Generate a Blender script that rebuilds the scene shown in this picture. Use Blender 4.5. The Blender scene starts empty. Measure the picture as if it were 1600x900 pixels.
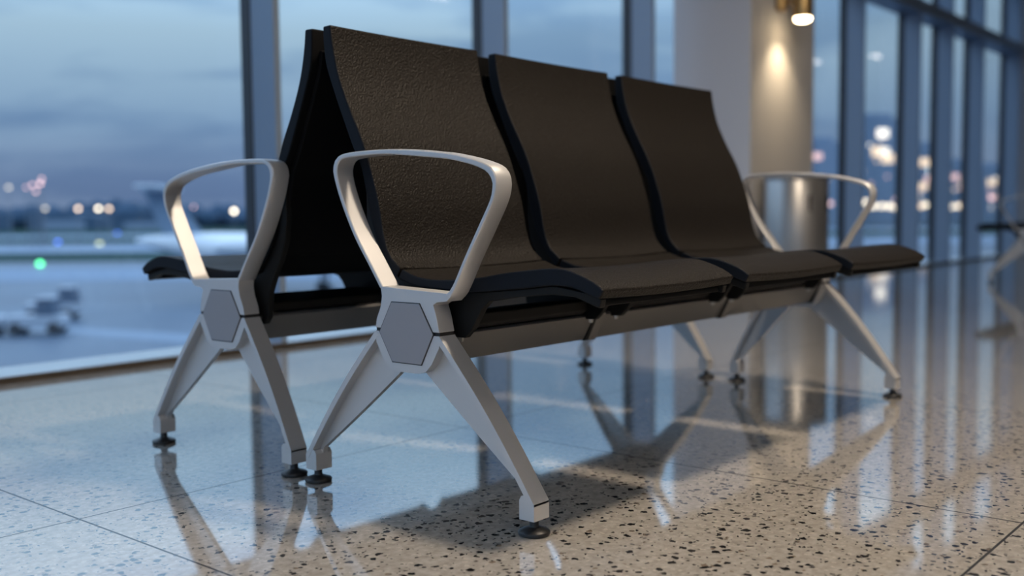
import bpy, bmesh, math, random
from mathutils import Vector, Matrix
random.seed(7)
sc = bpy.context.scene
COL = sc.collection
PI = math.pi

# ------------------------------------------------------------------ materials
def nodes(m):
    m.use_nodes = True
    return m.node_tree.nodes, m.node_tree.links
def pbsdf(name, col, rough=.5, metal=0., spec=.5, bump=None, coat=0.):
    m = bpy.data.materials.new(name); n, l = nodes(m); b = n['Principled BSDF']
    b.inputs['Base Color'].default_value = (*col, 1); b.inputs['Roughness'].default_value = rough
    b.inputs['Metallic'].default_value = metal; b.inputs['Specular IOR Level'].default_value = spec
    b.inputs['Coat Weight'].default_value = coat
    tc = n.new('ShaderNodeTexCoord')
    if bump:
        sca, dist, strength, kind = bump
        if kind == 'leather':
            t = n.new('ShaderNodeTexVoronoi'); t.feature = 'SMOOTH_F1'; t.inputs['Scale'].default_value = sca
            w = n.new('ShaderNodeTexNoise'); w.inputs['Scale'].default_value = sca * .5
            mx = n.new('ShaderNodeMixRGB'); mx.inputs[0].default_value = .006
            l.new(tc.outputs['Object'], w.inputs['Vector']); l.new(tc.outputs['Object'], mx.inputs[1]); l.new(w.outputs['Color'], mx.inputs[2])
            l.new(mx.outputs[0], t.inputs['Vector']); out = t.outputs['Distance']
        else:
            t = n.new('ShaderNodeTexNoise'); t.inputs['Scale'].default_value = sca; t.inputs['Detail'].default_value = 4
            l.new(tc.outputs['Object'], t.inputs['Vector']); out = t.outputs['Fac']
        bp = n.new('ShaderNodeBump'); bp.inputs['Strength'].default_value = strength; bp.inputs['Distance'].default_value = dist
        l.new(out, bp.inputs['Height']); l.new(bp.outputs[0], b.inputs['Normal'])
    else:
        t = n.new('ShaderNodeTexNoise'); t.inputs['Scale'].default_value = 6; t.inputs['Detail'].default_value = 3
        l.new(tc.outputs['Object'], t.inputs['Vector'])
        mr = n.new('ShaderNodeMapRange'); mr.inputs[3].default_value = max(.02, rough - .03); mr.inputs[4].default_value = min(1, rough + .03)
        l.new(t.outputs['Fac'], mr.inputs[0]); l.new(mr.outputs[0], b.inputs['Roughness'])
    return m
def emit(name, col, s):
    m = bpy.data.materials.new(name); n, l = nodes(m); n.clear()
    e = n.new('ShaderNodeEmission'); e.inputs[0].default_value = (*col, 1); e.inputs[1].default_value = s
    o = n.new('ShaderNodeOutputMaterial'); l.new(e.outputs[0], o.inputs[0])
    return m

M = {}
M['alu'] = pbsdf('satin_silver_metal', (.67, .665, .67), .46, .5)
M['beam'] = pbsdf('brushed_beam_metal', (.22, .213, .21), .45, .5)
M['plate'] = pbsdf('grey_cover_plate', (.36, .365, .40), .5, .1)
M['leather'] = pbsdf('black_brown_leather', (.0115, .0092, .0074), .54, 0, .2, (270, .0022, .9, 'leather'))
M['shell'] = pbsdf('black_shell_plastic', (.004, .004, .0045), .7, 0, .12)
M['band'] = pbsdf('blue_lit_black_edge', (.0075, .0105, .0165), .7, 0, .2)  # blue of the window light mixed into the black of the seat sides
M['black'] = pbsdf('black_powder_coat', (.0075, .007, .0065), .6, 0, .25)
M['rubber'] = pbsdf('black_rubber', (.014, .014, .015), .42, 0, .5)
M['void'] = pbsdf('dark_opening', (.003, .003, .003), .9, 0, .05)
M['bolt'] = pbsdf('bolt_steel', (.4, .4, .4), .3, .9)
M['mullion'] = pbsdf('mullion_metal', (.26, .33, .43), .42, .2)
M['gasket'] = pbsdf('dark_gasket', (.03, .035, .045), .5)
M['sill'] = pbsdf('sill_metal', (.74, .76, .78), .22, .8)
M['bronze'] = pbsdf('dark_bronze_strip', (.07, .055, .04), .5, .3)
M['column'] = pbsdf('column_plaster', (.60, .60, .62), .7, 0, .3)
M['ceiling'] = pbsdf('ceiling_plaster', (.42, .40, .37), .8, 0, .2)
M['wall'] = pbsdf('wall_plaster', (.34, .31, .28), .8, 0, .2)
M['steel'] = pbsdf('brushed_stainless', (.42, .41, .40), .36, .75)
M['brass'] = pbsdf('aged_brass', (.50, .34, .15), .35, .9)
M['white_paint'] = pbsdf('aircraft_white', (.82, .85, .88), .35)
M['fin'] = pbsdf('fin_blue_grey', (.22, .30, .40), .4)  # blue-grey paint, with distance haze mixed into the colour
M['tyre'] = pbsdf('tyre_black', (.05, .055, .065), .8)
M['tug'] = pbsdf('tug_pale_paint', (.40, .45, .52), .5)
M['tugdark'] = pbsdf('tug_dark_paint', (.09, .13, .19), .5)
M['win_dark'] = pbsdf('dark_window', (.02, .03, .04), .15)
M['pole'] = pbsdf('pole_grey', (.2, .22, .25), .5)
M['facade'] = pbsdf('haze_blue_facade', (.22, .29, .39), .8)  # the pale blue of distance haze is part of this colour
M['treeline'] = pbsdf('haze_blue_trees', (.035, .075, .13), .9)  # distance haze is put into the foliage colour as blue
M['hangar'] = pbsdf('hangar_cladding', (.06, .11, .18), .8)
M['glow'] = emit('ceiling_lamp_glow', (1., .80, .58), 9)
M['panel'] = emit('added_fill_panel_glow', (1., .88, .76), 13)  # for the unseen panels added to brighten the near part of the hall
M['panel_dim'] = emit('ceiling_panel_glow_dimmed', (1., .88, .80), 3.6)
M['lens'] = emit('warm_lens_glow', (1., .74, .42), 22)
def glow(n, c, s): M[n] = emit(n, c, s)
glow('lamp_warm', (1., .72, .50), 5.5); glow('lamp_white', (1., .84, .62), 8); glow('lamp_pink', (1., .60, .58), 4)
glow('lamp_dim', (.9, .8, .65), 2.2); glow('lamp_blue', (.08, .2, 1.), 3.5); glow('lamp_green', (.12, 1., .38), 4.5); glow('lamp_olive', (.8, .85, .5), 2.4)
glow('lamp_warm_far', (1., .74, .5), 2.6); glow('lamp_white_far', (1., .84, .64), 3.); glow('lamp_pink_far', (1., .62, .6), 2.2); glow('lamp_olive_far', (.95, .9, .6), 3.)
glow('lit_warm', (1., .76, .55), 1.6); glow('lit_white', (1., .92, .82), 2.2); glow('lit_pink', (1., .66, .66), 1.3); glow('lit_cool', (.7, .9, 1.), 2.2)

def glass_mat():
    m = bpy.data.materials.new('clear_glazing'); n, l = nodes(m); n.clear()
    tr = n.new('ShaderNodeBsdfTransparent'); tr.inputs[0].default_value = (.955, .975, .985, 1)
    gl = n.new('ShaderNodeBsdfGlossy'); gl.inputs['Roughness'].default_value = .015
    fr = n.new('ShaderNodeFresnel'); ge = n.new('ShaderNodeNewGeometry'); io = n.new('ShaderNodeMapRange')
    io.inputs[3].default_value = 1.42; io.inputs[4].default_value = 1 / 1.42        # both faces of the thin pane reflect alike
    l.new(ge.outputs['Backfacing'], io.inputs[0]); l.new(io.outputs[0], fr.inputs[0])
    mx = n.new('ShaderNodeMixShader'); o = n.new('ShaderNodeOutputMaterial')
    l.new(fr.outputs[0], mx.inputs[0]); l.new(tr.outputs[0], mx.inputs[1]); l.new(gl.outputs[0], mx.inputs[2]); l.new(mx.outputs[0], o.inputs[0])
    return m
M['glass'] = glass_mat()

def terrazzo():
    m = bpy.data.materials.new('polished_terrazzo'); n, l = nodes(m); b = n['Principled BSDF']
    tc = n.new('ShaderNodeTexCoord')
    def math_(op, a, bv=None, c=None):
        q = n.new('ShaderNodeMath'); q.operation = op
        for i, v in enumerate((a, bv, c)):
            if v is None: continue
            if isinstance(v, (int, float)): q.inputs[i].default_value = v
            else: l.new(v, q.inputs[i])
        return q.outputs[0]
    def mix(f, a, c):
        q = n.new('ShaderNodeMixRGB')
        if isinstance(f, (int, float)): q.inputs[0].default_value = f
        else: l.new(f, q.inputs[0])
        for i, v in ((1, a), (2, c)):
            if isinstance(v, tuple): q.inputs[i].default_value = (*v, 1)
            else: l.new(v, q.inputs[i])
        return q.outputs[0]
    # warp so the chips get broken, irregular outlines
    nz = n.new('ShaderNodeTexNoise'); nz.inputs['Scale'].default_value = 95; nz.inputs['Detail'].default_value = 2
    l.new(tc.outputs['Object'], nz.inputs['Vector'])
    wsub = n.new('ShaderNodeVectorMath'); wsub.operation = 'SUBTRACT'; wsub.inputs[1].default_value = (.5, .5, .5); l.new(nz.outputs['Color'], wsub.inputs[0])
    wmul = n.new('ShaderNodeVectorMath'); wmul.operation = 'SCALE'; wmul.inputs['Scale'].default_value = .016; l.new(wsub.outputs[0], wmul.inputs[0])
    wadd = n.new('ShaderNodeVectorMath'); wadd.operation = 'ADD'; l.new(tc.outputs['Object'], wadd.inputs[0]); l.new(wmul.outputs[0], wadd.inputs[1])
    def chips(scale, keep, rad, soft=.05, off=0.):
        v = n.new('ShaderNodeTexVoronoi'); v.voronoi_dimensions = '2D'; v.inputs['Scale'].default_value = scale
        if off:
            mp = n.new('ShaderNodeMapping'); mp.inputs['Location'].default_value = (off, off * 1.7, 0); mp.inputs['Rotation'].default_value = (0, 0, off); l.new(wadd.outputs[0], mp.inputs[0]); l.new(mp.outputs[0], v.inputs['Vector'])
        else: l.new(wadd.outputs[0], v.inputs['Vector'])
        s = n.new('ShaderNodeSeparateColor'); l.new(v.outputs['Color'], s.inputs[0])
        k = math_('LESS_THAN', s.outputs[0], keep)
        r = math_('MULTIPLY_ADD', s.outputs[1], rad * .6, rad * .4)
        d = math_('SUBTRACT', r, v.outputs['Distance'])
        mr = n.new('ShaderNodeMapRange'); mr.inputs[1].default_value = 0; mr.inputs[2].default_value = soft; l.new(d, mr.inputs[0])
        return math_('MULTIPLY', mr.outputs[0], k), s.outputs[2]
    big = n.new('ShaderNodeTexNoise'); big.inputs['Scale'].default_value = 55; big.inputs['Detail'].default_value = 5; big.inputs['Roughness'].default_value = .65
    l.new(tc.outputs['Object'], big.inputs['Vector'])
    rp = n.new('ShaderNodeValToRGB'); l.new(big.outputs['Fac'], rp.inputs[0])
    rp.color_ramp.elements[0].position = .32; rp.color_ramp.elements[0].color = (.40, .367, .33, 1)
    rp.color_ramp.elements[1].position = .68; rp.color_ramp.elements[1].color = (.63, .585, .53, 1)
    c = rp.outputs[0]
    m1, _ = chips(85, .20, .42, .05, 3.1); c = mix(m1, c, (.66, .60, .53))      # pale chips
    m2, _ = chips(60, .05, .40, .05, 7.7); c = mix(m2, c, (.27, .21, .16))      # brown chips
    m3, h3 = chips(110, .17, .40, .06, 1.3); c = mix(m3, c, (.03, .027, .027))  # small dark chips
    m4, _ = chips(50, .20, .40, .04, 5.2); c = mix(m4, c, (.008, .008, .009))   # big black chips
    # tile joints
    sx = n.new('ShaderNodeSeparateXYZ'); l.new(tc.outputs['Object'], sx.inputs[0])
    def joint(coord, origin, step, half):
        a = math_('SUBTRACT', coord, origin); a = math_('DIVIDE', a, step); a = math_('ADD', a, .5); a = math_('FRACT', a)
        a = math_('SUBTRACT', a, .5); a = math_('ABSOLUTE', a); a = math_('MULTIPLY', a, step)
        return math_('LESS_THAN', a, half)
    jx = joint(sx.outputs[0], -.46, 1.105, .0024); jy = joint(sx.outputs[1], .135, 1.435, .0024)
    j = math_('MAXIMUM', jx, jy)
    c = mix(j, c, (.05, .052, .058))
    l.new(c, b.inputs['Base Color'])
    b.inputs['Roughness'].default_value = .6; b.inputs['Specular IOR Level'].default_value = 0.
    gl = n.new('ShaderNodeBsdfGlossy'); gl.inputs['Roughness'].default_value = .05
    lw = n.new('ShaderNodeLayerWeight'); lw.inputs[0].default_value = .5                  # sealed and polished: strong sheen at low angles
    sheen = math_('MULTIPLY_ADD', math_('POWER', lw.outputs['Facing'], 2.4), .95, .05)
    bp = n.new('ShaderNodeBump'); bp.inputs['Strength'].default_value = .02; bp.inputs['Distance'].default_value = .002
    n2 = n.new('ShaderNodeTexNoise'); n2.inputs['Scale'].default_value = 9; l.new(tc.outputs['Object'], n2.inputs['Vector'])
    l.new(n2.outputs['Fac'], bp.inputs['Height']); l.new(bp.outputs[0], gl.inputs['Normal'])
    mx = n.new('ShaderNodeMixShader'); l.new(math_('MULTIPLY', sheen, math_('MULTIPLY_ADD', j, -.45, 1.)), mx.inputs[0])
    l.new(b.outputs[0], mx.inputs[1]); l.new(gl.outputs[0], mx.inputs[2]); l.new(mx.outputs[0], n['Material Output'].inputs['Surface'])
    return m
M['floor'] = terrazzo()

def apron_mat():
    m = bpy.data.materials.new('wet_apron'); n, l = nodes(m); b = n['Principled BSDF']
    tc = n.new('ShaderNodeTexCoord'); t = n.new('ShaderNodeTexNoise'); t.inputs['Scale'].default_value = .05; t.inputs['Detail'].default_value = 5
    l.new(tc.outputs['Object'], t.inputs['Vector'])
    r = n.new('ShaderNodeValToRGB'); l.new(t.outputs['Fac'], r.inputs[0])
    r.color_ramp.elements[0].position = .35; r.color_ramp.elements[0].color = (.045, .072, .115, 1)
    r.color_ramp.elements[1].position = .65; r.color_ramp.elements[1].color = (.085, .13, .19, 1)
    l.new(r.outputs[0], b.inputs['Base Color']); b.inputs['Roughness'].default_value = .45
    return m
M['apron'] = apron_mat()
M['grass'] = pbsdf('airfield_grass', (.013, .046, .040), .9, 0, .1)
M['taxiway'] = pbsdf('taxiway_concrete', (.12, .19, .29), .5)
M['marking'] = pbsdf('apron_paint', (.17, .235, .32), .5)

# ------------------------------------------------------------------ mesh helpers
class MB:
    """collects solids, then links them as ONE mesh object"""
    def __init__(s): s.bm = bmesh.new()
    def loft(s, rings, cap=True, closed_u=True, closed_v=False):
        vs = [[s.bm.verts.new(p) for p in r] for r in rings]
        n = len(vs[0]); R = len(vs)
        for i in range(R if closed_v else R - 1):
            a, b = vs[i], vs[(i + 1) % R]
            for k in range(n if closed_u else n - 1):
                s.bm.faces.new((a[k], a[(k + 1) % n], b[(k + 1) % n], b[k]))
        if cap and not closed_v:
            s.bm.faces.new(list(reversed(vs[0]))); s.bm.faces.new(vs[-1])
        return s
    def box(s, x0, x1, y0, y1, z0, z1):
        return s.loft([[(x0, y0, z), (x1, y0, z), (x1, y1, z), (x0, y1, z)] for z in (z0, z1)])
    def prism(s, pts, f, a, b):
        return s.loft([[f(p, a) for p in pts], [f(p, b) for p in pts]])
    def lathe(s, prof, c=(0, 0, 0), seg=32):
        rings = [[(c[0] + max(r, 1e-4) * math.cos(2 * PI * k / seg), c[1] + max(r, 1e-4) * math.sin(2 * PI * k / seg), c[2] + z) for k in range(seg)] for r, z in prof]
        return s.loft(rings)
    def tube(s, pts, r, seg=16, r2=None):
        pts = [Vector(p) for p in pts]; rings = []
        for i, p in enumerate(pts):
            d = (pts[min(i + 1, len(pts) - 1)] - pts[max(i - 1, 0)]).normalized()
            a = d.orthogonal().normalized() if abs(d.z) > .99 else d.cross(Vector((0, 0, 1))).normalized(); b = d.cross(a)
            rr = r if r2 is None else r + (r2 - r) * i / (len(pts) - 1)
            rings.append([p + rr * (a * math.cos(2 * PI * k / seg) + b * math.sin(2 * PI * k / seg)) for k in range(seg)])
        return s.loft(rings)
    def build(s, name, mat, parent=None, bevel=0., seg=2, smooth=True, loc=None, ang=35):
        bmesh.ops.recalc_face_normals(s.bm, faces=s.bm.faces)
        if smooth:
            for f in s.bm.faces: f.smooth = True
            for e in s.bm.edges:
                if len(e.link_faces) == 2 and e.calc_face_angle(0) > math.radians(ang): e.smooth = False
        me = bpy.data.meshes.new(name); s.bm.to_mesh(me); s.bm.free()
        if loc is not None: me.transform(Matrix.Translation(-Vector(loc)))
        o = bpy.data.objects.new(name, me); COL.objects.link(o)
        for m in (mat if isinstance(mat, (list, tuple)) else [mat]): me.materials.append(m)
        if loc is not None: o.location = loc
        if parent: o.parent = parent
        if bevel:
            bv = o.modifiers.new('bevel', 'BEVEL'); bv.width = bevel; bv.segments = seg; bv.limit_method = 'ANGLE'; bv.angle_limit = math.radians(38)
            bv.harden_normals = True
        return o
def tag(o, label=None, cat=None, group=None, kind=None):
    for k, v in (('label', label), ('category', cat), ('group', group), ('kind', kind)):
        if v: o[k] = v
    return o
def empty(name, loc, rz=0):
    o = bpy.data.objects.new(name, None); COL.objects.link(o); o.location = loc; o.rotation_euler.z = rz
    o.empty_display_size = .1
    return o
def struct(mb, name, mat, bevel=0., **k): return tag(mb.build(name, mat, None, bevel, **k), kind='structure')
def copy_tree(o, parent=None):
    c = o.copy(); COL.objects.link(c)
    if parent: c.parent = parent
    for ch in [x for x in bpy.data.objects if x.parent == o]: copy_tree(ch, c)
    return c
def spline(P, n, closed=False):
    """n points evenly spaced along a Catmull-Rom curve through the 2D points P"""
    Q = []; N = len(P)
    for i in range(N - 1):
        p0, p1, p2, p3 = P[max(i - 1, 0)], P[i], P[i + 1], P[min(i + 2, N - 1)]
        for k in range(12):
            t = k / 12
            Q.append(tuple(.5 * (2 * p1[j] + (p2[j] - p0[j]) * t + (2 * p0[j] - 5 * p1[j] + 4 * p2[j] - p3[j]) * t * t + (3 * p1[j] - p0[j] - 3 * p2[j] + p3[j]) * t ** 3) for j in (0, 1)))
    Q.append(P[-1])
    d = [0]
    for a, b in zip(Q, Q[1:]): d.append(d[-1] + math.dist(a, b))
    out = []; j = 0
    for k in range(n):
        t = d[-1] * k / (n - 1)
        while j < len(d) - 2 and d[j + 1] < t: j += 1
        f = (t - d[j]) / max(d[j + 1] - d[j], 1e-9)
        out.append((Q[j][0] + (Q[j + 1][0] - Q[j][0]) * f, Q[j][1] + (Q[j + 1][1] - Q[j][1]) * f))
    return out

# ------------------------------------------------------------------ the benches (u along the bench, v out from the back-to-back centre line, z up)
LT = 1.8445
VC = .3175
BACK_F = [(.0436, 1.0014), (.0504, .953), (.068, .8889), (.0992, .8211), (.1303, .765), (.1545, .7114), (.1844, .6221), (.2000, .5481), (.2165, .5071), (.2486, .4801)]
SEAT_F = [(.2486, .4801), (.2953, .4640), (.3517, .4590), (.4200, .4625), (.4705, .4679), (.5202, .476), (.5761, .4831), (.6437, .4893), (.6825, .4871), (.7199, .4756), (.7421, .4664), (.7610, .4542)]
BACK_B = [(.0178, 1.0008), (.0238, .9261), (.05, .8578), (.0815, .7898), (.1128, .7264), (.1320, .6950), (.1463, .6416), (.1613, .5817), (.1768, .5364), (.2058, .4919), (.2366, .4594)]
SEAT_B = [(.2366, .4594), (.2900, .4440), (.3514, .4398), (.4521, .4370), (.5051, .4421), (.5751, .4489), (.6434, .4569), (.69, .4554), (.7197, .4464), (.7516, .4368)]
LOOP_O = [(.2419, .4406), (.211, .4835), (.1634, .5489), (.1235, .6229), (.104, .6755), (.1045, .6955), (.116, .7105), (.1409, .7180), (.1963, .7207), (.2655, .7205), (.341, .7158), (.4057, .7088), (.4445, .7036), (.492, .6935), (.5287, .6828), (.5474, .6733), (.558, .6578), (.5593, .638), (.5511, .6114), (.5228, .5635), (.4838, .501), (.4599, .4592), (.4440, .4345), (.4290, .4240)]
LOOP_I = [(.251, .4442), (.2190, .4870), (.1722, .5520), (.1330, .6260), (.1165, .6713), (.1165, .6900), (.1240, .7020), (.1400, .7080), (.196, .7108), (.2660, .7108), (.3400, .7040), (.4040, .6976), (.4410, .6930), (.4870, .6835), (.5200, .6735), (.5380, .6640), (.5480, .6500), (.5490, .6370), (.5420, .6130), (.5145, .5682), (.4750, .5040), (.4510, .4620), (.4370, .4430), (.4280, .4370)]
HEX = [(.2770, .4140), (.3560, .4140), (.3930, .3555), (.3590, .2935), (.2770, .2935), (.2405, .3525)]
NECK = [(.2435, .4446), (.4343, .4374), (.4427, .4330), (.4292, .4217), (.4040, .4190), (.3935, .4130), (.4020, .3890), (.4085, .3600), (.2267, .3600), (.2300, .3780), (.2425, .4030), (.2468, .4250)]
RIM = [(.2267, .3530), (.2285, .3300), (.2487, .2960), (.2650, .2800), (.2860, .2745), (.3490, .2745), (.3700, .2800), (.3865, .2960), (.4075, .3300), (.4085, .3530)]
ARM = [(.132, .70), (.138, .64), (.138, .58), (.146, .53), (.165, .49), (.190, .45), (.210, .41), (.218, .35), (.232, .333), (.250, .333), (.258, .350), (.258, .357), (.380, .357), (.382, .345), (.420, .345), (.438, .362), (.467, .405), (.484, .420), (.56, .432), (.64, .440), (.69, .438), (.732, .424), (.746, .420), (.750, .437), (.718, .446), (.643, .457), (.575, .449), (.505, .442), (.452, .437), (.35, .440), (.29, .444), (.236, .456), (.206, .492), (.1768, .5364), (.1613, .5817), (.1463, .6416)]

def bench(side, seats, feet, label, group):
    root = empty('tandem_bench', (LT / 2, -side * VC, 0))
    tag(root, label, 'bench', group)
    def W(u, v, z): return (u - LT / 2, side * (VC - v), z)
    def P(p, u): return W(u, p[0], p[1])
    # beam along the whole length
    b = MB(); b.prism([(.270, .296), (.240, .350), (.245, .355), (.390, .355), (.395, .350), (.365, .296), (.360, .291), (.275, .291)], P, .03, LT - .03)
    b.build('beam', M['beam'], root, .002)
    for u in (.545, 1.185):
        j = MB(); j.prism([(.267, .2885), (.236, .352), (.240, .3575), (.395, .3575), (.3985, .352), (.368, .2885)], P, u, u + .030); j.build('beam_sleeve', M['beam'], root, .003)
        j = MB(); j.prism([(.268, .2895), (.237, .352), (.241, .357), (.394, .357), (.3975, .352), (.367, .2895)], P, u - .013, u); j.build('joint_gasket', M['black'], root, .001)
    for u in (.047, LT - .06):
        j = MB(); j.prism([(.268, .2895), (.237, .352), (.241, .357), (.394, .357), (.3975, .352), (.367, .2895)], P, u, u + .010); j.build('joint_gasket', M['black'], root, .001)
    # seats
    M_ = 13
    for (a, c) in seats:
        def shell(front, back, lo, hi, dish, name, n=34, du=0., mats=None):
            F = spline(front, n); B = spline(back, n)
            mb = MB(); rings = []
            for i in range(M_):
                t = i / (M_ - 1); u = lo + (hi - lo) * t; k = dish * (1 - (2 * t - 1) ** 2)
                def off(p, q): # push the middle of the panel back along its thickness
                    d = (q[0] - p[0], q[1] - p[1]); L = math.hypot(*d) or 1
                    return (p[0] + d[0] / L * k, p[1] + d[1] / L * k)
                ring = [P(off(f, g), u) for f, g in zip(F, B)] + [P((g[0] + (g[0] - f[0]) / math.dist(f, g) * k, g[1] + (g[1] - f[1]) / math.dist(f, g) * k), u) for f, g in zip(reversed(F), reversed(B))]
                rings.append(ring)
            mb.loft(rings)
            o = mb.build(name, M['leather'], root, 0, ang=50)
            o.data.materials.append(M['band']); o.data.materials.append(M['shell'])
            for p in o.data.polygons:
                if len(p.vertices) > 4: p.material_index = 1
                elif p.index % (2 * n) >= n: p.material_index = 2
            bv = o.modifiers.new('bevel', 'BEVEL'); bv.width = .0045; bv.segments = 3; bv.limit_method = 'ANGLE'; bv.angle_limit = math.radians(50); bv.harden_normals = True
            return o
        bk = shell(BACK_F, BACK_B, a, c, .007, 'backrest')
        st = shell([(SEAT_F[0][0] + .0045, SEAT_F[0][1] - .0020)] + SEAT_F[1:], [(SEAT_B[0][0] + .004, SEAT_B[0][1] - .001)] + SEAT_B[1:], a, c, .005, 'seat')
        # hard shell behind the pad
        B = spline(BACK_B, 40)[3:-4]; O = []
        for i, p in enumerate(B):
            q0, q1 = B[max(i - 1, 0)], B[min(i + 1, len(B) - 1)]; d = (q1[0] - q0[0], q1[1] - q0[1]); L = math.hypot(*d)
            t = .010 + .010 * (i / len(B)) ** 2
            O.append((p[0] + d[1] / L * t, p[1] - d[0] / L * t))
        sh = MB(); sh.loft([[P(p, u) for p in B] + [P(p, u) for p in reversed(O)] for u in (a + .02, (a + c) / 2, c - .02)])
        sb = sh.build('back_shell', M['shell'], bk, .004)
        # carrier panel between the arms, above the beam
        cp = MB(); cp.prism([(.262, .357), (.262, .380), (.392, .392), (.402, .388), (.402, .366), (.392, .357)], P, a + .03, c - .03); cp.build('carrier_panel', M['black'], root, .003)
        for u in (a + .010, c - .026):
            ar = MB(); ar.prism(ARM, P, u, u + .016); arm = ar.build('seat_bracket', M['black'], root, .0025)
            for vv in (.402, .241):
                bo = MB(); bo.loft([[W(u + .008 + r * math.cos(k * PI / 3), vv + r * math.sin(k * PI / 3), z) for k in range(6)] for r, z in ((.006, .350), (.006, .3385), (.004, .336))])
                bo.build('bolt', M['bolt'], arm)
        ub = MB(); ub.prism([(.700, .428), (.700, .444), (.735, .436), (.740, .422)], P, a + .026, c - .026); ub.build('front_stiffener', M['black'], root, .002)
    # end frames
    for (e, (fr, ff)) in zip((0, 1), feet):
        U = (lambda u: u) if e == 0 else (lambda u: LT - u)
        def Q(p, u): return W(U(u), p[0], p[1])
        a = MB()
        O, I = spline(LOOP_O, 90), spline(LOOP_I, 90)
        rings = []
        for o_, i_ in zip(O, I):
            m_ = ((o_[0] + i_[0]) / 2, (o_[1] + i_[1]) / 2)
            def mixp(p, q, t): return (p[0] + (q[0] - p[0]) * t, p[1] + (q[1] - p[1]) * t)
            ring = [Q(mixp(o_, i_, .16), 0.), Q(mixp(o_, i_, .84), 0.), Q(i_, .0022), Q(i_, .0450), Q(mixp(o_, i_, .84), .047), Q(mixp(o_, i_, .2), .047), Q(mixp(o_, i_, .0), .0440), Q(mixp(o_, i_, -.12), .030), Q(mixp(o_, i_, -.12), .016), Q(o_, .0025)]
            rings.append(ring)
        a.loft(rings); a.prism(NECK, Q, .0005, .0440)
        a.build('armrest', M['alu'], root, .0025, 3, ang=30)
        g = MB()
        g.prism(RIM, Q, .0005, .0440)
        foots = []
        for sgn, vf in ((-1, fr), (1, ff)):
            s_out = abs(vf - VC) + .0135
            def S(s, z): return (VC + sgn * s, z)
            hub = (.0910, .3530); toe = (s_out, .062)
            def along(t): # outer line of the leg, slightly bowed
                bow = .006 * math.sin(PI * t)
                return (hub[0] + (toe[0] - hub[0]) * t + bow, hub[1] + (toe[1] - hub[1]) * t + bow)
            out = [along(k / 10) for k in range(11)]
            inn = [(p[0] - .0095, p[1] - .0075) for p in out]
            fl = [S(*p) for p in out] + [S(s_out, .058), S(s_out - .012, .058)] + [S(*p) for p in reversed(inn)]
            g.prism(fl, Q, 0., .0445)
            kneein = s_out - .036
            low = [(.020, .279), (.0345, .2735)] + [(.0345 + (kneein - .0345) * t, .2735 + (.078 - .2735) * t - .002 * math.sin(PI * t)) for t in (.25, .5, .75, 1.)]
            web = [S(*p) for p in inn] + [S(s_out - .012, .058), S(s_out - .034, .060)] + [S(*p) for p in reversed(low)] + [S(.05, .33)]
            g.prism(web, Q, .0210, .0330)
            g.prism([S(s_out, .030), S(s_out, .062), S(s_out - .012, .078), S(s_out - .030, .074), S(s_out - .035, .066), S(s_out - .035, .030)], Q, .0002, .0443)
            foots.append(VC + sgn * (s_out - .0165))
        fm = g.build('leg_frame', M['alu'], root, .0022, 2, ang=30)
        hc = (sum(p[0] for p in HEX) / 6, sum(p[1] for p in HEX) / 6)
        def sca(k): return [(hc[0] + (p[0] - hc[0]) * k, hc[1] + (p[1] - hc[1]) * k) for p in HEX]
        h = MB(); h.prism(sca(1.025), Q, -.0006, .003); h.build('plate_gap_dark', M['rubber'], fm)  # dark hexagon stands in for the shaded gap round the plate
        h = MB(); h.prism(sca(1.), Q, -.0020, .003); h.build('cover_plate', M['plate'], fm, .0012)
        h = MB(); h.prism([(.2275, .3525), (.2275, .3605), (.4075, .3605), (.4075, .3525)], Q, .0030, .0420); h.build('seam_gasket', M['rubber'], fm)
        for vf in foots:
            gl = MB(); gl.lathe([(0, 0), (.027, 0), (.0295, .002), (.0300, .006), (.0285, .0085), (.018, .0125), (.0100, .0155), (.0088, .018), (.0088, .034), (0, .034)], W(U(.0205), vf, 0), 40)
            gl.build('foot_glide', M['rubber'], fm, ang=40)
    return root

SEATS = [(.051, .526), (.592, 1.094), (1.164, 1.705)]
near = bench(1, SEATS, [(.004, .6285), (.076, .6285)], 'black leather three-seat bench in front, nearest row, facing away from the window', None)
back = bench(-1, SEATS, [(.076, .628), (.040, .585)], 'black three-seat bench behind the nearest bench, back to back with it, facing the window', None)
far = copy_tree(back); far.location = (7.592 + LT / 2, VC + .052, 0)
far['label'] = 'distant blurred bench end with silver armrest and black seat near the far glass wall'

# ------------------------------------------------------------------ the hall
Y0, Y1 = 1.975, 2.185          # room side of the mullions, glass plane
X0, X1 = -6.5, 26.0; YB = -11.0; ZC = 3.75
f = MB(); f.box(X0, X1, YB, 2.30, -.12, 0.); struct(f, 'floor', M['floor'])
f = MB(); f.box(X0, X1, YB, 2.30, ZC, ZC + .15); struct(f, 'ceiling', M['ceiling'])
f = MB(); f.box(X0, X1, YB - .15, YB, -.12, ZC); struct(f, 'wall_back', M['wall'])
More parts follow.
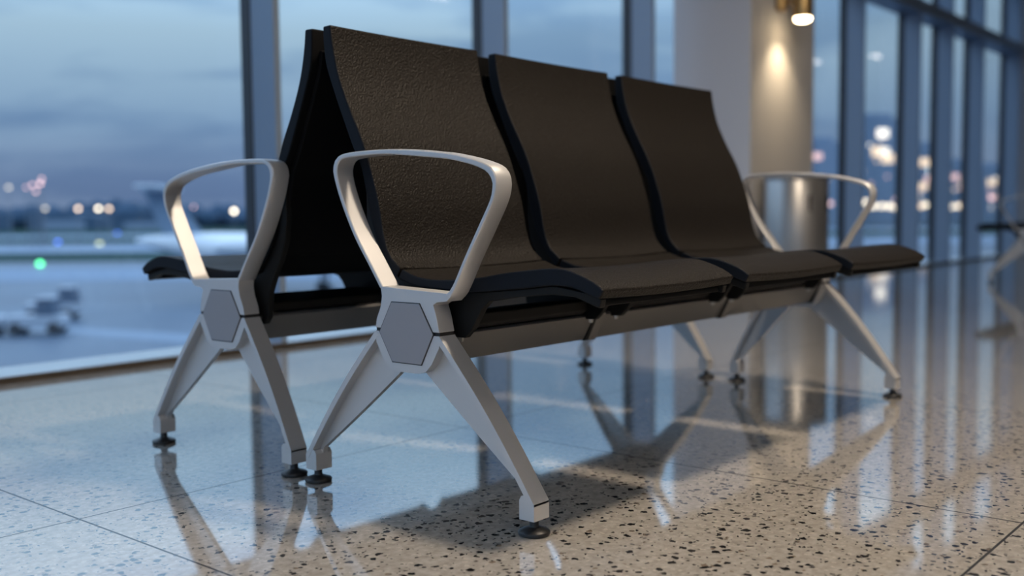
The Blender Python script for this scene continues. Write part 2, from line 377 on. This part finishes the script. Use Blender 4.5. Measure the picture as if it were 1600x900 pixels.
# unseen left end: glazing added here to bring in cool sky light
for i in range(8):
    y = 2.0 - i * 1.62
    f = MB(); f.box(X0 - .04, X0 + .17, y, y + .033, 0, ZC); struct(f, 'trim_%d' % (40 + i), M['mullion'], .002)
    f = MB(); f.box(X0 - .012, X0, y - 1.60, y + .016, .02, ZC); struct(f, 'window_%d' % (40 + i), M['glass'], smooth=False)
f = MB(); f.box(X0 - .05, X0 + .19, YB, 2.3, 0, .03); struct(f, 'baseboard_left', M['sill'], .003)
f = MB(); f.box(X1, X1 + .15, YB, 2.30, -.12, ZC); struct(f, 'wall_right', M['wall'])
mull = [-5.0, -3.3, -1.7, -.14, 1.420, 2.985, 4.500, 6.45, 8.14, 9.66, 10.71, 11.88, 13.44, 16.3, 18.0, 19.7, 21.4, 23.1, 24.8]
for i, x in enumerate(mull):
    f = MB(); f.box(x, x + .033, Y0, Y1 - .04, 0, ZC); o = struct(f, 'trim_%d' % (i + 1), M['mullion'], .002)
    f = MB(); f.box(x - .004, x + .037, Y1 - .04, Y1 + .03, 0, ZC); f.build('glazing_gasket', M['gasket'], o)
edges = [X0] + [x + .0165 for x in mull] + [X1]
for i in range(len(edges) - 1):
    f = MB(); f.box(edges[i], edges[i + 1], Y1, Y1 + .012, .02, ZC); struct(f, 'window_%d' % (i + 1), M['glass'], smooth=False)
f = MB(); f.prism([(Y0 - .005, 0), (Y0 - .005, .022), (Y0 + .002, .027), (Y1 + .03, .027), (Y1 + .03, 0)], lambda p, x: (x, p[0], p[1]), X0, X1); struct(f, 'baseboard_window', M['sill'], .002)
f = MB(); f.box(X0, X1, Y0 - .014, Y0 - .004, 0, .024); struct(f, 'baseboard_strip', M['bronze'])
f = MB(); f.box(X0, X1, Y0 - .01, Y1 + .03, 2.665, 2.795); struct(f, 'trim_20', M['mullion'], .003)
f = MB(); f.box(X0, X1, Y0 - .02, Y1 + .06, ZC - .18, ZC); struct(f, 'trim_21', M['mullion'], .003)
f = MB(); f.box(5.0, 6.005, 1.513, 2.12, 0, ZC); struct(f, 'column', M['column'], .006)
f = MB(); f.box(13.62, 14.7, 1.10, 2.12, 0, ZC); struct(f, 'column', M['column'], .006)

# wall lamp on the column
wl = empty('wall_lamp', (5.40, 1.513, 2.005)); tag(wl, 'small brass cylinder wall lamp lit warm, high on the column face', 'lamp')
def cyl(mb, c, prof, seg=32): return mb.lathe(prof, c, seg)
h = MB(); h.lathe([(.055, -.055), (.062, -.050), (.066, -.02), (.066, .24), (.060, .25), (0, .25)], (0, -.185, -.02), 40); h.build('housing', M['brass'], wl)
h = MB(); h.tube([(0, -.12, .05), (0, -.03, .05)], .016); h.lathe([(0, 0), (.045, 0), (.045, .10), (0, .10)], (0, -.022, 0)); h.build('bracket', M['brass'], wl)
h = MB(); h.lathe([(0, -.030), (.030, -.028), (.052, -.018), (.056, 0), (0, 0)], (0, -.185, -.072), 32); h.build('lens', M['lens'], wl)
def light(name, kind, loc, power, col, size=.1, aim=None, **k):
    L = bpy.data.lights.new(name, kind); L.energy = power; L.color = col
    if kind == 'AREA': L.shape = k.get('shape', 'DISK'); L.size = size; L.size_y = k.get('sy', size)
    else: L.shadow_soft_size = size
    if kind == 'SPOT': L.spot_size = k['spot']; L.spot_blend = k.get('blend', .5)
    o = bpy.data.objects.new(name, L); COL.objects.link(o); o.location = loc
    if aim is not None: o.rotation_euler = (Vector(aim) - Vector(loc)).to_track_quat('-Z', 'Y').to_euler()
    return o
light('wall_lamp_beam', 'SPOT', (5.40, 1.328, 1.900), 25, (1., .76, .46), .035, (5.40, 1.60, .9), spot=math.radians(100), blend=1.)

# litter bin by the column
bn = empty('litter_bin', (5.17, 1.262, 0)); tag(bn, 'cylindrical brushed steel litter bin standing in front of the column', 'bin')
h = MB(); h.lathe([(0, 0.012), (.212, .012), (.216, .02), (.216, .80), (.212, .806), (0, .806)], (0, 0, 0), 48); h.build('body', M['steel'], bn)
h = MB(); h.lathe([(0, 0), (.208, 0), (.208, .02), (0, .02)], (0, 0, 0), 40); h.build('base_ring', M['rubber'], bn)
h = MB(); h.lathe([(0, .806), (.205, .806), (.220, .812), (.222, .832), (.214, .838), (.150, .842), (0, .845)], (0, 0, 0), 48); h.build('lid', M['steel'], bn)
h = MB(); h.prism([(-.085, .595), (.085, .595), (.092, .610), (.092, .690), (.085, .705), (-.085, .705), (-.092, .690), (-.092, .610)], lambda p, r: (p[0] * .5 - 0 + (r) * math.cos(math.radians(-108)) if False else (r * math.cos(math.radians(-108) + p[0] / .216)), r * math.sin(math.radians(-108) + p[0] / .216), p[1]), .205, .222); h.build('opening', M['void'], bn)

# ceiling lamps
def downlight(x, y, lab, grp):
    d = empty('ceiling_downlight', (x, y, ZC)); tag(d, lab, 'ceiling light', grp)
    h = MB(); h.loft([[(r * math.cos(2 * PI * k / 40), r * math.sin(2 * PI * k / 40), z) for k in range(40)] for r, z in ((.19, 0), (.19, -.02), (.15, -.02), (.15, -.004))], cap=False); h.build('trim_ring', M['alu'], d)
    h = MB(); h.lathe([(0, -.006), (.15, -.006), (.15, -.002), (0, -.002)], (0, 0, 0), 40); h.build('diffuser', M['glow'], d)
    return d
downlight(1.25, -1.62, 'round downlight in the ceiling above the nearest bench', None)
light('downlight_beam', 'AREA', (1.25, -1.62, ZC - .03), 110, (1., .83, .64), .42, (1.25, -1.62, 0))
def panel(x, y):
    p = empty('ceiling_panel_light', (x, y, ZC)); tag(p, 'long flat ceiling panel light, the near ones unseen and added as fill', 'ceiling light', 'ceiling panel lights')
    h = MB(); h.box(-.66, .66, -.17, .17, -.02, 0); h.build('frame', M['alu'], p, .004)
    h = MB(); h.box(-.62, .62, -.13, .13, -.026, -.018); h.build('diffuser', M['panel' if x < 5 else 'panel_dim'], p)
    return p
for x, y in ((-4.2, -1.6), (-4.2, -4.6), (1.2, -4.6), (1.2, -7.8), (-1.5, -3.2), (-1.5, -6.2), (2.4, -6.2), (9.3, -4.3), (19.8, -1.74), (19.7, -2.95)): panel(x, y)  # near panels are added unseen fill, the far ones show in the glass

# ------------------------------------------------------------------ outside
ZG = -5.0
f = MB(); f.box(-900, 1500, -600, 1700, ZG - 1, ZG); struct(f, 'apron', M['apron'], smooth=False)
ax = Vector((.76, .647)); rt = Vector((.647, -.762))       # out over the airfield / along its strips
def strip(name, mat, d0, d1, h, tilt=0., l0=-900, l1=900):
    c = Vector((-1.42, -1.8)); q = []
    for l, d in ((l0, d0), (l1, d0), (l1, d1), (l0, d1)):
        p = c + ax * (d + tilt * l) + rt * l; q.append((p.x, p.y))
    m = MB(); m.loft([[(x, y, z) for x, y in q] for z in (ZG - .2, ZG + h)]); return struct(m, name, mat, smooth=False)
strip('grass_strip', M['grass'], 140, 176, .04, 0, -300, 30)
strip('grass_strip', M['grass'], 246, 322, .04, 0, -500, 700)
strip('grass_strip', M['grass'], 400, 680, .04, 0, -900, 900)
strip('taxiway', M['taxiway'], 95, 122, .02, 0, -200, 700)
strip('taxiway', M['taxiway'], 180, 235, .02, 0, -200, 700)
strip('taxiway', M['taxiway'], 325, 390, .02, 0, -900, 900)
strip('apron_line', M['marking'], 38.5, 41.0, .012, -.55, -60, -13)

# distant belt of trees (nobody could count it) and a few dark sheds before it
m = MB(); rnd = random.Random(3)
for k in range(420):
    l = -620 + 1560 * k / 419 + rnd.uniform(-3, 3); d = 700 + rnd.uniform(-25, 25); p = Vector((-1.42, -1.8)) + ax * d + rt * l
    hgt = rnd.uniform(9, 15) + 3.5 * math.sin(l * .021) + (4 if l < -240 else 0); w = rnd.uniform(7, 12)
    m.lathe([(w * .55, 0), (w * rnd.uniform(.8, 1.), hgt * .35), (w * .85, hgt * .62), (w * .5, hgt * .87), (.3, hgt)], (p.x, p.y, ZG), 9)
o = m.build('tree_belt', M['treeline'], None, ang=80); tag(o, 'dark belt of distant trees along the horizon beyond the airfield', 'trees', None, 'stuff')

def lpos(d, l): p = Vector((-1.42, -1.8)) + ax * d + rt * l; return p.x, p.y
# regional jet parked on the apron
pl = empty('airliner', (36.37, 63.45, ZG), math.atan2(-.545, .84)); tag(pl, 'white twin-engine passenger jet parked on the apron, tail nearest the glass edge', 'airplane')
prof = [(-.6, .10, 4.15), (.4, .38, 4.05), (2., .75, 3.85), (4.5, 1.20, 3.45), (7, 1.43, 3.15), (9, 1.48, 3.1), (20, 1.48, 3.1), (22.5, 1.30, 3.0), (24, .95, 2.85), (25, .50, 2.7), (25.4, .12, 2.6)]
m = MB(); m.loft([[(x, r * math.cos(2 * PI * k / 28), z + r * math.sin(2 * PI * k / 28)) for k in range(28)] for x, r, z in prof]); m.build('fuselage', M['white_paint'], pl)
def slab(pts, th, name, mat, vert=False):
    """thin aerofoil surface from root/tip outline points (x, s, z)"""
    m = MB()
    if vert: m.loft([[(x, -th * t, z) for x, z, t in pts], [(x, th * t, z) for x, z, t in pts]])
    else: m.loft([[(x, y, z + dz) for x, y, z in pts] for dz in (-th, th)])
    return m.build(name, mat, pl, .03)
slab([(1.4, 4.2, 1), (4.2, 4.2, 1), (1.3, 8.0, .6), (-.3, 8.0, .6)], .16, 'tail_fin', M['fin'], True)
for s in (-1, 1):
    slab([(.2, s * .1, 7.6), (2.5, s * .1, 7.6), (.9, s * 4.0, 7.8), (-.4, s * 4.0, 7.8)], .07, 'tailplane', M['white_paint'])
    slab([(10.5, s * 1.2, 2.2), (15.2, s * 1.2, 2.2), (9.7, s * 10.6, 3.0), (8.2, s * 10.6, 3.0)], .14, 'wing', M['white_paint'])
    m = MB(); m.loft([[(x, s * 2.25 + r * math.cos(2 * PI * k / 24), 3.7 + r * math.sin(2 * PI * k / 24)) for k in range(24)] for x, r in ((4.6, .38), (5.4, .58), (7.4, .66), (8.3, .60), (8.35, .50))])
    m.box(5.4, 7.6, min(s * 1.1, s * 1.9), max(s * 1.1, s * 1.9), 3.6, 3.8); m.build('engine', M['white_paint'], pl)
for x, y in ((12.2, -1.7), (12.2, 1.7), (22.6, 0)):
    m = MB(); m.tube([(x, y, 2.3), (x, y, .45)], .11); lg = m.build('landing_gear', M['pole'], pl)
    m = MB()
    for s in (-.25, .25): m.loft([[(x + r * math.cos(2 * PI * k / 20), y + s + w, .45 + r * math.sin(2 * PI * k / 20)) for k in range(20)] for w, r in ((-.14, .34), (-.10, .45), (.10, .45), (.14, .34))])
    m.build('wheels', M['tyre'], lg)
for k in range(16):
    m = MB(); x = 8.2 + k * .78; m.box(x, x + .28, -1.50, -1.42, 3.35, 3.75); m.build('cabin_window', M['win_dark'], pl)

# ramp vehicles
def wheel(mb, x, y, r=.32, w=.11): mb.loft([[(x + q * math.cos(2 * PI * k / 18), y + s, r + q * math.sin(2 * PI * k / 18)) for k in range(18)] for s, q in ((-w, r * .8), (-w * .8, r), (w * .8, r), (w, r * .8))])
def vehicle(name, loc, rz, label, L, cab, mat):
    v = empty(name, loc, rz); tag(v, label, 'ramp vehicle')
    m = MB(); m.prism([(-L / 2, .35), (L / 2, .35), (L / 2, .85), (L / 2 - .15, .95), (-L / 2, .95)], lambda p, y: (p[0], y, p[1]), -.65, .65); m.build('chassis', mat, v, .04)
    if cab:
        m = MB(); m.prism([(cab, .95), (cab + .95, .95), (cab + .8, 1.75), (cab + .05, 1.75)], lambda p, y: (p[0], y, p[1]), -.6, .6); m.build('cab', M['tugdark'], v, .04)
        m = MB(); m.box(cab - .02, cab + .85, -.66, .66, 1.75, 1.83); m.build('roof', mat, v, .02)
    for x in (-L / 2 + .45, L / 2 - .45):
        for y in (-.6, .6): m = MB(); wheel(m, x, y); m.build('wheel', M['tyre'], v)
    return v
vehicle('baggage_tug', (22.0, 48.8, ZG), -.75, 'pale baggage tug with dark cab on the apron below the window', 2.7, .05, M['tug'])
vehicle('baggage_cart', (20.0, 50.65, ZG), -.75, 'low pale baggage cart coupled behind the tug on the apron', 2.2, 0, M['tug'])
vehicle('service_truck', (26.0, 55.6, ZG), -.75, 'blue-grey service truck standing beyond the baggage tug on the apron', 2.8, .45, M['tug'])

# airfield ground lights
def ground_light(p, mat, label, grp=None, r=.27):
    g = empty('airfield_light', (p[0], p[1], ZG)); tag(g, label, 'light', grp)
    m = MB(); m.lathe([(.2, 0), (.2, .05), (.05, .08), (.05, .35), (0, .35)], (0, 0, 0), 12); m.build('stake', M['pole'], g)
    m = MB(); m.lathe([(0, .3), (r * .8, .36), (r, .55), (r * .8, .75), (0, .85)], (0, 0, 0), 16); m.build('lens', M[mat], g)
ground_light((54.6, 118.2), 'lamp_green', 'green light glowing on the edge of the taxiway', None, .34)
ground_light((114, 236), 'lamp_blue', 'blue taxiway light, nearer of the two blue lights on the airfield', None, .55)
ground_light((203, 371), 'lamp_blue', 'blue taxiway light, farther away of the two blue lights on the airfield', None, .8)
ground_light((110, 209), 'lamp_olive', 'pale yellowish light between the grass strips', None, .55)
# floodlight poles
def pole(x, y, z, mat, label, r=.42, grp=None):
    g = empty('floodlight_pole', (x, y, ZG)); tag(g, label, 'floodlight', grp)
    m = MB(); m.tube([(0, 0, 0), (0, 0, z - ZG)], .14, 8, .08); m.build('pole', M['pole'], g)
    m = MB(); m.lathe([(0, -r * .8), (r * .7, -r * .55), (r, 0), (r * .7, r * .55), (0, r * .8)], (0, 0, z - ZG), 16); m.build('lamp_head', M[mat], g)
G1 = 'lit floodlights along the far edge of the airfield'
L1 = 'round glowing floodlight on a pole at the far edge of the airfield'
for x, z, y, mt, r in ((95.3, 7.58, 218, 'lamp_dim', .40), (102.8, 3.17, 218, 'lamp_dim', .42), (110.1, 3.16, 218, 'lamp_warm', .42), (114.8, 3.16, 218, 'lamp_white', .42), (118.2, 3.13, 219.6, 'lamp_warm', .42), (150.4, 2.49, 218, 'lamp_white', .56), (139, 3.6, 218, 'lamp_pink', .25),
                 (99.3, 8.1, 216, 'lamp_pink', .28), (101.9, 6.9, 220, 'lamp_pink', .30), (102.9, 8.6, 220, 'lamp_pink', .38), (104.2, 9.7, 222, 'lamp_pink', .28), (98.0, 7.6, 216, 'lamp_pink', .22)):
    pole(x, y, z, mt, L1, r, G1)
# sheds on the far side
for l, d, w, h in ((-330, 590, 80, 13), (-258, 610, 40, 10), (-205, 590, 36, 7)):
    x, y = lpos(d, l); b = empty('hangar', (x, y, ZG), math.atan2(rt.y, rt.x)); tag(b, 'low dark hangar among the trees beyond the runway', 'building', 'hangars beyond the runway')
    m = MB(); m.prism([(-w / 2, 0), (w / 2, 0), (w / 2, h * .8), (0, h), (-w / 2, h * .8)], lambda p, y_: (p[0], y_, p[1]), -12, 12); m.build('hall', M['hangar'], b)
    m = MB(); m.box(-w * .3, w * .3, -12.3, -12, 0, h * .6); m.build('door', M['facade'], b)
# city skyline beyond the glass to the right
lit = [(405.2, 172.3, 24.0, 'lit_pink', 1.7), (400.9, 177.3, 23.3, 'lit_pink', 1.2), (414.6, 162.1, 31.9, 'lit_white', 1.6), (418.3, 157.7, 31.9, 'lit_white', 1.6), (416.7, 158.8, 24.6, 'lit_warm', 1.7), (419.1, 155.7, 21.9, 'lit_warm', 1.7), (419.7, 154.6, 18.8, 'lit_white', 1.3), (418.4, 156.8, 24.6, 'lit_white', 1.3), (404.9, 171.3, 11.2, 'lit_white', 1.5), (428.6, 144.3, 19.7, 'lit_warm', 1.4), (431.1, 141.0, 16.5, 'lit_cool', 1.9), (427.7, 144.3, 10.1, 'lit_warm', 1.2), (445.5, 123.4, 11.1, 'lit_warm', 1.2), (419.2, 154.2, 8.9, 'lit_warm', 1.4), (429.5, 142.6, 13.0, 'lit_pink', 1.2), (437.4, 131.5, 10.5, 'lit_warm', 1.1), (435.5, 134.5, 13.5, 'lit_pink', 1.1)]
ang = math.atan2(rt.y, rt.x)
blds = [(402.5, 175.5, 9, 34), (406, 170.5, 5, 20), (417.2, 158.5, 11, 43), (421.5, 152.5, 6, 25), (429.8, 142.8, 8, 31), (436.6, 133.2, 8, 24), (446, 122.6, 8, 22), (412, 165, 6, 18)]
def near_b(x, y): return min(range(len(blds)), key=lambda i: (blds[i][0] - x) ** 2 + (blds[i][1] - y) ** 2)
roots = []
for k_, (x, y, w, h) in enumerate(blds):
    q_ = 1.02 + .04 * k_; b = empty('office_tower', (-1.42 + (x + 1.42) * q_, -1.8 + (y + 1.8) * q_, ZG), ang); b.scale = (q_, q_, q_); tag(b, 'distant hazy city tower with lit windows beyond the airfield', 'building', 'city towers on the horizon')
    m = MB(); m.box(-w, w, -5, 5, 0, h); m.box(-w * .5, w * .5, -3, 3, h, h + 2); m.build('facade', M['facade'], b); roots.append(b)
    for i in range(int(w)):
        m = MB(); xx = random.uniform(-w + .8, w - 2); zz = random.uniform(4, h - 4); m.box(xx, xx + 1.1, -5.1, -4.95, zz, zz + .9); m.build('lit_window', M[random.choice(['lit_warm', 'lit_pink', 'lit_white'])], b)
for x, y, z, mt, r in lit:
    i = near_b(x, y); b = roots[i]; d = Vector((x - blds[i][0], y - blds[i][1])); lx = max(-blds[i][2] + r, min(blds[i][2] - r, d.dot(rt)))
    m = MB(); m.box(lx - r * 1.4, lx + r * 1.4, -5.15, -4.95, z - ZG - r * 1.1, z - ZG + r * 1.1); m.build('lit_window', M[mt], b)
for i, (x, y, z, mt, r) in enumerate(((404, 171.6, 4.4, 'lamp_pink', .6), (407.2, 167.8, 4.6, 'lamp_pink', .6), (413.3, 160.7, 4.8, 'lamp_white', .75), (415.4, 158.0, 3.2, 'lamp_white', .75), (417.6, 155.4, 3.2, 'lamp_white', .75), (419.7, 153, 3.1, 'lamp_white', .8), (421.8, 150.7, 5.7, 'lamp_pink', .8), (421.3, 151, 2.3, 'lamp_white', .7), (429, 142.1, 3.5, 'lamp_white', .7), (430.7, 140.1, 3.5, 'lamp_olive', .9), (428.1, 143.1, 3.0, 'lamp_warm', .6), (435.7, 134.1, 2.6, 'lamp_white', .7), (438.8, 130.5, 2.9, 'lamp_warm', .95), (437.4, 132.1, 2.9, 'lamp_white', .6), (446.9, 121.3, 6.1, 'lamp_pink', .75))):
    q_ = .97 - .012 * i
    pole(-1.42 + (x + 1.42) * q_, -1.8 + (y + 1.8) * q_, .58 + (z - .58) * q_, mt + '_far', 'glowing lamp on a pole at the foot of the city towers', r * 1.75 * q_, 'lamps below the city towers')

# ------------------------------------------------------------------ sky
w = bpy.data.worlds.new('dusk_sky'); sc.world = w; w.use_nodes = True; n, l = w.node_tree.nodes, w.node_tree.links; n.clear()
tc = n.new('ShaderNodeTexCoord'); sp = n.new('ShaderNodeSeparateXYZ'); l.new(tc.outputs['Generated'], sp.inputs[0])
gr = n.new('ShaderNodeValToRGB'); l.new(sp.outputs[2], gr.inputs[0]); cr = gr.color_ramp
def stops(cr, lst):
    while len(cr.elements) > 1: cr.elements.remove(cr.elements[-1])
    cr.elements[0].position = lst[0][0]; cr.elements[0].color = (*lst[0][1], 1)
    for p, c in lst[1:]: e = cr.elements.new(p); e.color = (*c, 1)
stops(cr, [(0, (.20, .275, .43)), (.035, (.245, .335, .50)), (.09, (.26, .40, .585)), (.17, (.42, .60, .755)), (.24, (.58, .88, 1.18)), (.34, (.94, 1.34, 1.78)), (.5, (1.3, 1.75, 2.3)), (1, (1.2, 1.6, 2.2))])
mp = n.new('ShaderNodeMapping'); mp.inputs['Scale'].default_value = (1.6, 1.6, 8.5); mp.inputs['Location'].default_value = (.35, .2, .1); l.new(tc.outputs['Generated'], mp.inputs[0])
nz = n.new('ShaderNodeTexNoise'); nz.inputs['Scale'].default_value = 2.1; nz.inputs['Detail'].default_value = 5; nz.inputs['Roughness'].default_value = .55; nz.inputs['Distortion'].default_value = .35
l.new(mp.outputs[0], nz.inputs['Vector'])
rp = n.new('ShaderNodeValToRGB'); l.new(nz.outputs['Fac'], rp.inputs[0]); stops(rp.color_ramp, [(.44, (0, 0, 0)), (.62, (1, 1, 1))])
mx = n.new('ShaderNodeMixRGB'); mx.blend_type = 'MULTIPLY'; mx.inputs[2].default_value = (.58, .66, .78, 1)
l.new(rp.outputs[0], mx.inputs[0]); l.new(gr.outputs[0], mx.inputs[1])
bg = n.new('ShaderNodeBackground'); bg.inputs[1].default_value = .82; l.new(mx.outputs[0], bg.inputs[0])
wo = n.new('ShaderNodeOutputWorld'); l.new(bg.outputs[0], wo.inputs[0])

# ------------------------------------------------------------------ camera
th, ph, ro, F = .7038918568532966, -.06978839630809115, -.009848690293760618, 1607.363
fw = Vector((math.cos(th) * math.cos(ph), math.sin(th) * math.cos(ph), math.sin(ph)))
r0 = fw.cross(Vector((0, 0, 1))).normalized(); u0 = r0.cross(fw)
r1 = r0 * math.cos(ro) + u0 * math.sin(ro); u1 = u0 * math.cos(ro) - r0 * math.sin(ro)
cd = bpy.data.cameras.new('camera'); cam = bpy.data.objects.new('camera', cd); COL.objects.link(cam); sc.camera = cam
cam.matrix_world = Matrix(((r1.x, u1.x, -fw.x, -1.41838), (r1.y, u1.y, -fw.y, -1.79934), (r1.z, u1.z, -fw.z, .58461), (0, 0, 0, 1)))
cd.sensor_fit = 'HORIZONTAL'; cd.sensor_width = 36; cd.lens = 36 * F / 1600; cd.clip_end = 5000; cd.clip_start = .02
cd.dof.use_dof = True; cd.dof.focus_distance = 1.98; cd.dof.aperture_fstop = 1.75

sc.view_settings.view_transform = 'Standard'; sc.view_settings.look = 'None'; sc.view_settings.gamma = 1; sc.view_settings.use_curve_mapping = False
sc.view_settings.exposure = .26
sc.cycles.use_denoising = True; sc.cycles.max_bounces = 10; sc.cycles.transparent_max_bounces = 16; sc.cycles.sample_clamp_indirect = 6
sc.cycles.caustics_reflective = False; sc.cycles.caustics_refractive = False
